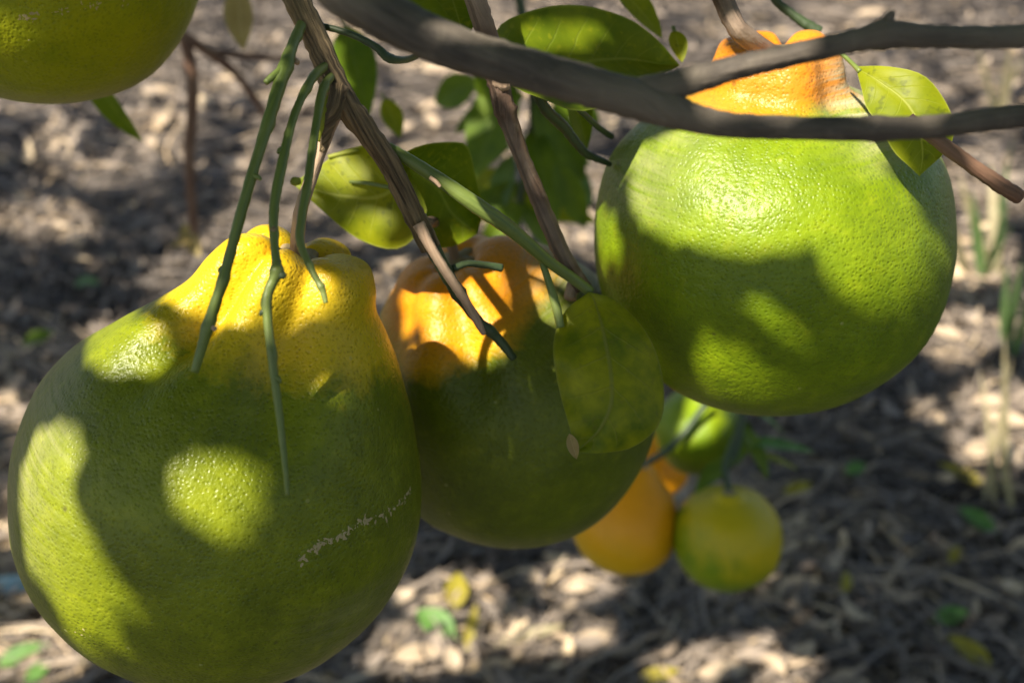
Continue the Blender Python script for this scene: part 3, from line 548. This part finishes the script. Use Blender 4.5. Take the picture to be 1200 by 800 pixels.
# ------------------------------------------------------------------ litter on the ground
def strip(L, W, bend, curl, n=6):
    v, f = [], []
    for i in range(n + 1):
        s = i / n - 0.5; wv = W * 0.5 * (1 - (2 * abs(s)) ** 3 * 0.7); x = s * L; y = bend * L * s * s; z = curl * L * (0.25 - s * s)
        v += [(x, y - wv, z + wv * 0.4), (x, y, z), (x, y + wv, z + wv * 0.4)]
    for i in range(n):
        k = i * 3; f += [(k, k + 3, k + 4, k + 1), (k + 1, k + 4, k + 5, k + 2)]
    return np.array(v), f
def dead_leaf(L, W, curl, fold, rr):
    v, f = [], []; n = 6
    for i in range(n + 1):
        s = i / n; wv = W * 0.5 * math.sin(math.pi * min(0.97, max(0.03, s))) ** 0.8; tw = rr.uniform(-.25, .25)
        for t in (-1, -0.5, 0, 0.5, 1):
            v.append(((s - 0.5) * L, t * wv, curl * L * (s - 0.5) ** 2 * 2 + fold * abs(t) * wv + tw * t * wv + rr.uniform(-.03, .03) * W))
    for i in range(n):
        for j in range(4): k = i * 5 + j; f.append((k, k + 1, k + 6, k + 5))
    return np.array(v), f
rl_ = random.Random(5)
STR = [strip(rl_.uniform(.05, .20), rl_.uniform(.0018, .0050), rl_.uniform(-.6, .6), rl_.uniform(-.05, .2)) for _ in range(24)]
DL = [dead_leaf(rl_.uniform(.03, .07), rl_.uniform(.010, .026), rl_.uniform(-.4, .9), rl_.uniform(-.2, 1.1), rl_) for _ in range(14)]
def pose(v, x, y, z, yaw, pitch, roll):
    Rm = np.array(Matrix.Rotation(yaw, 3, 'Z') @ Matrix.Rotation(pitch, 3, 'Y') @ Matrix.Rotation(roll, 3, 'X')); return v @ Rm.T + np.array([x, y, z])
def in_view(x, y, mar=60):
    px, py, d = project((x, y, 0)); return -mar < px < 1200 + mar and -mar < py < 800 + mar * 2
V, F, T = [], [], []; off = 0
def add_piece(v, f, tint):
    global off
    V.append(v); F.extend([tuple(i + off for i in q) for q in f]); T.append(np.full(len(v), tint)); off += len(v)
cnt = 0
for zone, num, sc in (((0.55, 1.5), 11000, 1.0), ((1.5, 2.6), 12000, 1.1), ((2.6, 6.2), 10000, 1.6)):
    for _ in range(num):
        y = rl_.uniform(*zone); hw = 0.55 * (y + 0.25) * 1.05 + 0.12; x = rl_.uniform(-hw, hw)
        if rl_.random() < 0.84: v, f = rl_.choice(STR)
        else: v, f = rl_.choice(DL)
        # straw lies in drifts that share a direction
        base = 2.2 * noise.noise(Vector((x * 1.3, y * 1.3, 2))) + (0.5 if x > 0.15 else -0.4)
        tint = min(1, max(0, 0.46 + 0.35 * noise.noise(Vector((x * 2.2, y * 2.2, 9))) + rl_.gauss(0, 0.22)))
        add_piece(pose(v * sc * rl_.uniform(.7, 1.2), x, y, gz(x, y) + rl_.uniform(.002, .03), base + rl_.gauss(0, 0.8), rl_.gauss(0, .16), rl_.gauss(0, .5)), f, tint); cnt += 1
lo = obj('litter', mesh('litter', np.concatenate(V), F, M['litter'], attrs={'tint': np.concatenate(T)}))
prop(lo, 'brown grey mulch of dry straw and leaf scraps covering the ground', 'litter', kind='stuff')
DLM = [mesh('dry_leaf', v, f, M['dryleaf']) for v, f in DL]
n_ = 0
while n_ < 266:
    px, py = rl_.uniform(-20, 1220), rl_.uniform(0, 830); g = ground_at(px, py)
    if g.y > 4.5: continue
    if bvh_now.ray_cast(CAM, ray(px, py).normalized(), 5.0)[0] is not None and rl_.random() < .95: continue
    o = obj('dry_leaf', rl_.choice(DLM), loc=(g.x, g.y, gz(g.x, g.y) + rl_.uniform(.022, .034)))
    o.rotation_euler = (rl_.gauss(0, .45), rl_.gauss(0, .25), rl_.uniform(0, 6.28)); s = rl_.uniform(.5, .9) * (1.0 if g.y < 2 else 1.25); o.scale = (s, s, s)
    prop(o, 'curled brown dry leaf lying on the straw mulch', 'dry leaf', 'dry leaves scattered over the mulch'); n_ += 1
def fallen(px, py, L, W, yaw, mat, label, name='fallen_leaf', cat='leaf', group='coloured leaves fallen on the mulch', tilt=0.35, curl=0.25):
    g = ground_at(px, py, 0.035); d = Vector((math.cos(yaw), math.sin(yaw), tilt)).normalized() * L
    e = empty(name, g - d * 0.5 - Vector((0, 0, .004)), label, cat, group)
    part('blade', leaf_free(g - d * .5, g + d * .5, (0.1, -0.5, 1), W, curl=curl, fold=.3), M[mat], e, cast=False)
    part('petiole', tube([g - d * .62 , g - d * .46], [.0008, .0008], seg=6, n=3), M[mat], e, cast=False)
fallen(1145, 607, .06, .028, 2.3, 'leaf_fresh', 'fresh green fallen leaf on shaded mulch near the straw stalk')
fallen(1130, 555, .075, .022, 2.5, 'leaf_gold', 'long narrow golden fallen leaf beside the fresh green fallen leaf')
fallen(1138, 762, .06, .026, 2.3, 'leaf_gold', 'golden fallen leaf beside a small green leaf on shaded straw')
fallen(1115, 720, .045, .022, 0.1, 'leaf_fresh', 'small green leaf lying beside a golden leaf on shaded straw')
fallen(1120, 648, .035, .015, 0.8, 'leaf_gold', 'tiny yellow leaf on a long straw strip')
fallen(992, 680, .04, .014, 1.2, 'leaf_gold', 'little yellow green leaf alone in the dark mulch')
fallen(510, 728, .06, .034, 2.6, 'leaf_fresh', 'bright green leaf in the sunlit mulch below the shaded fruit')
fallen(552, 735, .06, .014, 1.3, 'leaf_gold', 'yellow pointed leaf standing beside the sunlit green leaf', tilt=0.9)
fallen(620, 742, .10, .014, 0.1, 'straw', 'pale straw blade lying in the sunlit mulch', name='straw_blade', cat='straw')
fallen(535, 690, .05, .03, 1.5, 'leaf_gold', 'pale yellow leaf beyond the sunlit green leaf', tilt=.6)
fallen(20, 684, .085, .024, 0.1, 'blue', 'faded pale blue scrap beside the biggest fruit', name='plastic_scrap', cat='scrap', group=None, tilt=0.0)
fallen(25, 765, .06, .022, 0.3, 'leaf_fresh', 'green leaf lying on sunlit mulch near the pale blue scrap')
fallen(45, 785, .04, .018, 1.0, 'leaf_fresh', 'smaller green leaf beside the green leaf near the blue scrap')
fallen(45, 395, .06, .03, 0.6, 'leaf_far', 'dull green leaf on dark shaded mulch beside the biggest fruit')
fallen(100, 330, .07, .03, -0.5, 'grass', 'grey green leaf on shaded mulch below the scarred fruit')
fallen(935, 572, .05, .02, 0.3, 'leaf_gold', 'small ochre leaf on the mulch beyond the yellow green fruit')
fallen(1003, 548, .035, .02, 0.3, 'leaf_fresh', 'tiny green leaf on the mulch beyond the ochre leaf')
fallen(770, 790, .05, .018, 0.1, 'leaf_gold', 'yellow leaf alone in sunlit mulch under the small fruits')

SUN_PALE = 'broad dry leaf coloured pale peach to brighten a sun patch'  # dry leaves clustered at sun patches, lightened to boost them
for px, py, L_, W_, yw in [(520, 80, .20, .12, .2), (560, 100, .14, .09, 1.0), (505, 140, .12, .07, 2.0), (470, 150, .10, .06, .5), (185, 105, .13, .07, .3), (190, 140, .12, .08, 1.4), (175, 165, .10, .06, 2.2), (65, 170, .12, .04, 1.5),
      (60, 262, .14, .05, -.4), (655, 215, .12, .07, .6), (680, 250, .13, .07, 2.4), (640, 250, .10, .06, 1.2), (1150, 525, .09, .055, .4), (1175, 490, .10, .06, 2.5), (1185, 530, .08, .05, 1.2), (1160, 470, .08, .05, 0), (1125, 300, .12, .05, .1), (1110, 390, .09, .05, 2.8),
      (490, 765, .075, .045, .3), (530, 770, .06, .04, 1.8), (465, 700, .06, .045, .2), (680, 684, .065, .045, .1), (620, 672, .05, .035, 2.6), (700, 745, .07, .035, .2), (850, 785, .09, .04, .2), (905, 775, .06, .035, 2.0), (940, 765, .06, .04, .6), (120, 690, .06, .04, .4), (30, 625, .06, .04, .2), (170, 770, .06, .04, 1.1), (265, 92, .09, .05, .2), (1020, 15, .16, .08, .1)]:
    fallen(px, py, L_ * .8, W_ * .5, yw, 'leaf_sun_pale', SUN_PALE, name='dry_leaf', cat='dry leaf', group='dry leaves paled to brighten patches of sun', tilt=rl_.uniform(-.1, .35), curl=rl_.uniform(-.1, .3))
def tuft(px, py, blades, label, seed, mats=('straw', 'grass')):
    g = ground_at(px, py); r_ = random.Random(seed); e = empty('weed_tuft', g, label, 'weed', 'weeds standing in the mulch')
    for (tx, ty, w_) in blades:
        d = project(g)[2] * r_.uniform(.90, .99); tip = at(tx, ty, d)
        if tip.z < 0.03: tip.z = 0.03 + r_.random() * .05
        b = g + Vector((r_.uniform(-.03, .03), r_.uniform(-.03, .03), 0))
        part('blade', leaf_free(b, tip, -FW + RT * r_.uniform(-.6, .6), w_ * .62 * d / FPX, curl=r_.uniform(-.2, .25), wpos=.4, n=10, m=4), M[r_.choice(mats)], e, cast=False)
tuft(1165, 600, [(1178, 390, 16), (1160, 440, 12), (1172, 500, 14), (1185, 420, 10)], 'pale straw stalks standing beside the fresh green fallen leaf', 1, ('straw',))
tuft(1150, 330, [(1160, 190, 22), (1120, 200, 18), (1195, 230, 24), (1140, 215, 20), (1175, 160, 16), (1105, 235, 18), (1190, 270, 18)], 'light green weed tuft beyond the broken reddish twig', 2, ('grass', 'grass', 'straw'))
tuft(1165, 150, [(1150, 50, 14), (1180, 45, 16), (1168, 70, 12), (1195, 60, 14)], 'dry tan weed stalks between the two dark limbs', 3, ('straw',))
tuft(1190, 420, [(1200, 290, 16), (1180, 310, 14), (1215, 330, 16)], 'few green weed blades beside the pale straw stalks', 4, ('grass',))

# ------------------------------------------------------------------ unseen leaves overhead, placed to shape the sun patches
def E_(cx, cy, rx, ry): return [(cx + rx * math.cos(a), cy + ry * math.sin(a)) for a in np.linspace(0, 2 * math.pi, 18, endpoint=False)]
LIT = [
  # biggest fruit
  [(200, 312), (250, 285), (275, 250), (310, 240), (335, 258), (340, 300), (338, 360), (300, 380), (250, 372), (190, 345), (170, 330)], [(350, 318), (385, 312), (415, 330), (425, 362), (395, 372), (352, 368)],
  E_(150, 405, 46, 34), [(26, 560), (48, 505), (82, 498), (94, 522), (80, 592), (115, 660), (140, 715), (135, 755), (90, 735), (40, 665)], [(200, 565), (215, 540), (250, 530), (285, 538), (306, 562), (308, 598), (290, 624), (262, 634), (238, 622), (222, 604), (206, 588)],
  # shaded fruit
  [(470, 335), (490, 300), (545, 285), (600, 300), (605, 380), (570, 425), (520, 420), (500, 385)], E_(640, 352, 12, 34), E_(490, 325, 24, 15), [(445, 335), (462, 305), (470, 320)], [(475, 340), (490, 380), (480, 390)], [(440, 330), (462, 305), (470, 320), (448, 345)],
  # round fruit
  [(735, 185), (800, 162), (1040, 165), (1062, 190), (1040, 212), (1000, 238), (960, 240), (950, 282), (880, 298), (830, 290), (762, 268), (738, 240)],
  [(955, 262), (1060, 232), (1092, 290), (1082, 340), (1050, 368), (1010, 355), (965, 320)], [(860, 350), (910, 358), (950, 406), (905, 390)], [(820, 396), (848, 404), (938, 456), (900, 478), (842, 468), (822, 440)],
  [(698, 265), (718, 255), (722, 300), (704, 312)], [(812, 95), (985, 72), (1000, 140), (820, 137)], [(798, 70), (860, 28), (945, 40), (950, 70), (810, 95)],
  # scarred fruit, leaves behind the stem
  E_(678, 40, 30, 13), E_(620, 40, 24, 10), E_(400, 205, 26, 14), E_(440, 262, 22, 14), [(1008, 80), (1060, 80), (1112, 125), (1105, 140), (1030, 140)],
  [(0, 28), (60, 34), (150, 20), (215, 0), (232, 0), (200, 50), (120, 100), (50, 120), (0, 122)],
  # leaves, twigs, branch
  E_(678, 40, 26, 11), E_(1028, 112, 20, 26), E_(1095, 122, 14, 16), E_(430, 276, 16, 10), E_(528, 250, 18, 18), E_(372, 238, 12, 18), E_(690, 125, 30, 8),
  [(325, 60), (350, 60), (310, 190), (288, 240), (276, 235), (300, 160)], [(345, 95), (392, 90), (365, 230), (325, 240)], [(385, -5), (480, -5), (570, 55), (530, 78), (440, 42)],
  [(345, 0), (375, 0), (410, 110), (440, 165), (425, 170), (400, 150)], [(500, 198), (602, 262), (602, 290), (520, 228)], E_(575, 60, 14, 60), E_(640, 250, 14, 30), E_(590, 150, 10, 40), E_(1150, 200, 40, 26),
  E_(735, 615, 50, 50), E_(785, 545, 20, 20), E_(815, 490, 26, 26),
  # ground
  E_(65, 172, 22, 30), E_(55, 262, 58, 18), E_(185, 130, 34, 56), E_(262, 90, 22, 18), E_(130, 200, 40, 14), E_(215, 62, 16, 24), E_(525, 82, 62, 36), E_(520, 145, 48, 34), E_(612, 140, 20, 26), E_(665, 240, 52, 55), E_(525, 215, 22, 24),
  E_(1165, 500, 46, 62), E_(1120, 395, 40, 26), E_(1128, 300, 62, 36), E_(1165, 215, 60, 40), E_(1150, 60, 40, 40), E_(1090, 482, 12, 10), E_(1020, 20, 50, 18), E_(500, 762, 66, 26), E_(535, 700, 54, 26), E_(682, 686, 44, 20), E_(650, 745, 70, 20),
  E_(870, 782, 110, 22), E_(925, 765, 40, 16), E_(130, 705, 60, 34), E_(28, 625, 26, 22), E_(50, 770, 60, 30), E_(185, 780, 50, 22), E_(960, 30, 40, 20), E_(470, 20, 60, 20), E_(1190, 380, 20, 20), E_(300, 30, 26, 30), E_(10, 480, 14, 14),
]
def in_poly(x, y, P):
    r = False; j = len(P) - 1
    for i in range(len(P)):
        xi, yi = P[i]; xj, yj = P[j]
        if (yi > y) != (yj > y) and x < (xj - xi) * (y - yi) / (yj - yi) + xi: r = not r
        j = i
    return r
BB = [(min(p[0] for p in P), max(p[0] for p in P), min(p[1] for p in P), max(p[1] for p in P)) for P in LIT]
def lit_at(x, y): return any(b[0] <= x <= b[1] and b[2] <= y <= b[3] and in_poly(x, y, P) for P, b in zip(LIT, BB))
bvh = BVHTree.FromPolygons(BVH_V, BVH_F)
e1 = SUN.orthogonal().normalized(); e2 = SUN.cross(e1)
step = 8; gx = np.arange(-40, 1244, step); gy = np.arange(-8, 830, step)
lm = np.array([[lit_at(x, y) for x in gx] for y in gy])
near_lit = lm.copy()
for dy in (-1, 0, 1):
    for dx in (-1, 0, 1): near_lit |= np.roll(np.roll(lm, dy, 0), dx, 1)
NF = 24                                                    # the first polygons of LIT are on the fruits
fl = np.array([[any(b[0] <= x <= b[1] and b[2] <= y <= b[3] and in_poly(x, y, P) for P, b in zip(LIT[:NF], BB[:NF])) for x in gx] for y in gy])
litP, litT, shP, shN, shX = [], [], [], [], []
for j, y in enumerate(gy):
    for i, x in enumerate(gx):
        r = ray(x, y).normalized(); h = bvh.ray_cast(CAM, r, 5.0); near = h[0] is not None
        p = h[0] if near else ground_at(x, y, 0.02); nn = h[1] if near else Vector((0, 0, 1))
        if not near and p.y > 6: continue
        if near and nn.dot(r) > 0: nn = -nn
        if near and nn.dot(SUN) < 0.04: continue
        if bvh.ray_cast(p + nn * .001 + SUN * .002, SUN, 2.0)[0] is not None: continue      # something nearer already shades it
        q = (p.dot(e1), p.dot(e2))
        if lm[j, i]: litP.append(q); litT.append(bool(fl[j, i]) and near)
        elif not near_lit[j, i]: shP.append(q); shN.append(near); shX.append(near and 545 < x < 720 and 435 < y < 640)
for P, b in zip(LIT[NF:], BB[NF:]):                        # finer samples where sun reaches the ground
    for y in np.arange(b[2], b[3], 2.5):
        for x in np.arange(b[0], b[1], 5.0):
            if y > -30 and in_poly(x, y, P) and bvh.ray_cast(CAM, ray(x, y).normalized(), 5.0)[0] is None:
                p = ground_at(x, y, 0.02); litP.append((p.dot(e1), p.dot(e2))); litT.append(False)
litP, litT, shP, shN = np.array(litP), np.array(litT), np.array(shP), np.array(shN)
cov = np.zeros(len(shP), bool); leaves = []
order = rng.permutation(len(shP)); order = np.r_[order[shN[order]], order[~shN[order]]]
def lens(P, c, an, a, b, mar=0.0):
    d = P - c; u = d[:, 0] * math.cos(an) + d[:, 1] * math.sin(an); v = -d[:, 0] * math.sin(an) + d[:, 1] * math.cos(an)
    return np.abs(v) < (b * (1 - np.clip(np.abs(u) / a, 0, 1) ** 2.2) + mar) * (np.abs(u) < a + mar)
for i in order:
    if cov[i]: continue
    nr = shN[i]; p = shP[i]
    nb = np.abs(litP - p).max(1) < 0.14; loc, lt = litP[nb], litT[nb]
    for k in range(81):
        if k == 30: loc = loc[lt]
        if k == 60 and shX[i]: loc = loc[:0]
        f = 1 - 0.72 * (k % 30) / 29 if k < 60 else 0.20
        a = rng.uniform(.026, .042) * f * (1 if nr else 1.35); b = a * rng.uniform(.42, .55); an = rng.uniform(0, math.pi)
        o = (rng.uniform(-.7, .7) * a, rng.uniform(-.5, .5) * b); c = p + np.array([o[0] * math.cos(an) - o[1] * math.sin(an), o[0] * math.sin(an) + o[1] * math.cos(an)])
        if not len(loc) or not lens(loc, c, an, a, b, 0.0018 if k < 60 else (0.0004 if k < 72 else -0.0008)).any():
            leaves.append((c, an, a, b, nr)); cov |= lens(shP, c, an, a, b, -0.0018); break
made = 0
while made < 5200:                                         # more unseen leaves added to cut the skylight, kept off the sun's gaps
    x, y, z = rng.uniform(-1.6, 1.5), rng.uniform(-1.5, 2.2), rng.uniform(1.32, 2.3)
    if ((x + .05) / 1.6) ** 2 + ((y - .35) / 1.9) ** 2 + ((z - 1.25) / 1.1) ** 2 > 1: continue
    p = Vector((x, y, z)); q = np.array([p.dot(e1), p.dot(e2)]); a = rng.uniform(.032, .05); b = a * rng.uniform(.42, .55); an = rng.uniform(0, math.pi); made += 1
    if lens(litP, q, an, a, b, 0.0018).any(): continue
    leaves.append((q, an, a, b, z))
Vc, Fc, Uc = [], [], []
for (c, an, a, b, nr) in leaves:
    z = nr if isinstance(nr, float) else rng.uniform(1.16, 1.36) if nr else rng.uniform(1.2, 1.9)
    p0 = e1 * c[0] + e2 * c[1]; p0 = p0 + SUN * ((z - p0.z) / SUN.z)
    d1 = e1 * math.cos(an) + e2 * math.sin(an); d2 = e2 * math.cos(an) - e1 * math.sin(an); ku, kv = rng.uniform(-.8, .8), rng.uniform(-.5, .5); o = len(Vc)
    for s in (-1, -.55, 0, .55, 1):
        wv = b * (1 - abs(s) ** 2.2)
        for t in (-1, 0, 1): Vc.append(p0 + d1 * (a * s) + d2 * (wv * t) + SUN * (ku * a * s + kv * wv * t + .25 * abs(t) * wv - .2 * a * s * s)); Uc.append((s * .5 + .5, t * .5 + .5))
    for q in range(4):
        for t in range(2): k = o + q * 3 + t; Fc.append((k, k + 1, k + 4, k + 3))
tree = empty('citrus_tree', (1.15, -0.75, 0), 'unseen citrus tree overhead, its leaves placed to shade the fruits', 'tree')
def tpart(name, pts, rr, mat='bark', **kw): return part(name, tube([Vector(p) for p in pts], rr, **kw), M[mat], tree, cast=False)
tpart('trunk', [(1.15, -.75, -.05), (1.13, -.72, .4), (1.08, -.68, .9), (1.0, -.62, 1.35)], [.075, .062, .052, .045], seg=18)
tpart('limb', [(1.02, -.64, 1.25), (.75, -.1, 1.6), (.35, .35, 1.85), (-.2, .75, 2.0), (-.9, 1.2, 2.05)], [.036, .030, .024, .018, .010], seg=12)
tpart('limb', [(1.02, -.64, 1.30), (.4, -1.0, 1.7), (-.3, -1.3, 1.9), (-.9, -1.45, 2.0)], [.034, .027, .02, .010], seg=12)
tpart('limb', [(1.02, -.64, 1.28), (.9, .1, 1.6), (.8, .9, 1.8), (.6, 1.7, 1.9)], [.03, .025, .018, .010], seg=12)
cr = obj('shade_crown', mesh('shade_crown', [v - tree.location for v in Vc], Fc, M['leaf'], Uc), tree); cr['kind'] = 'stuff'  # unseen leaf mass, placed to shape sun patches and dim the sky

S.render.engine = 'CYCLES'
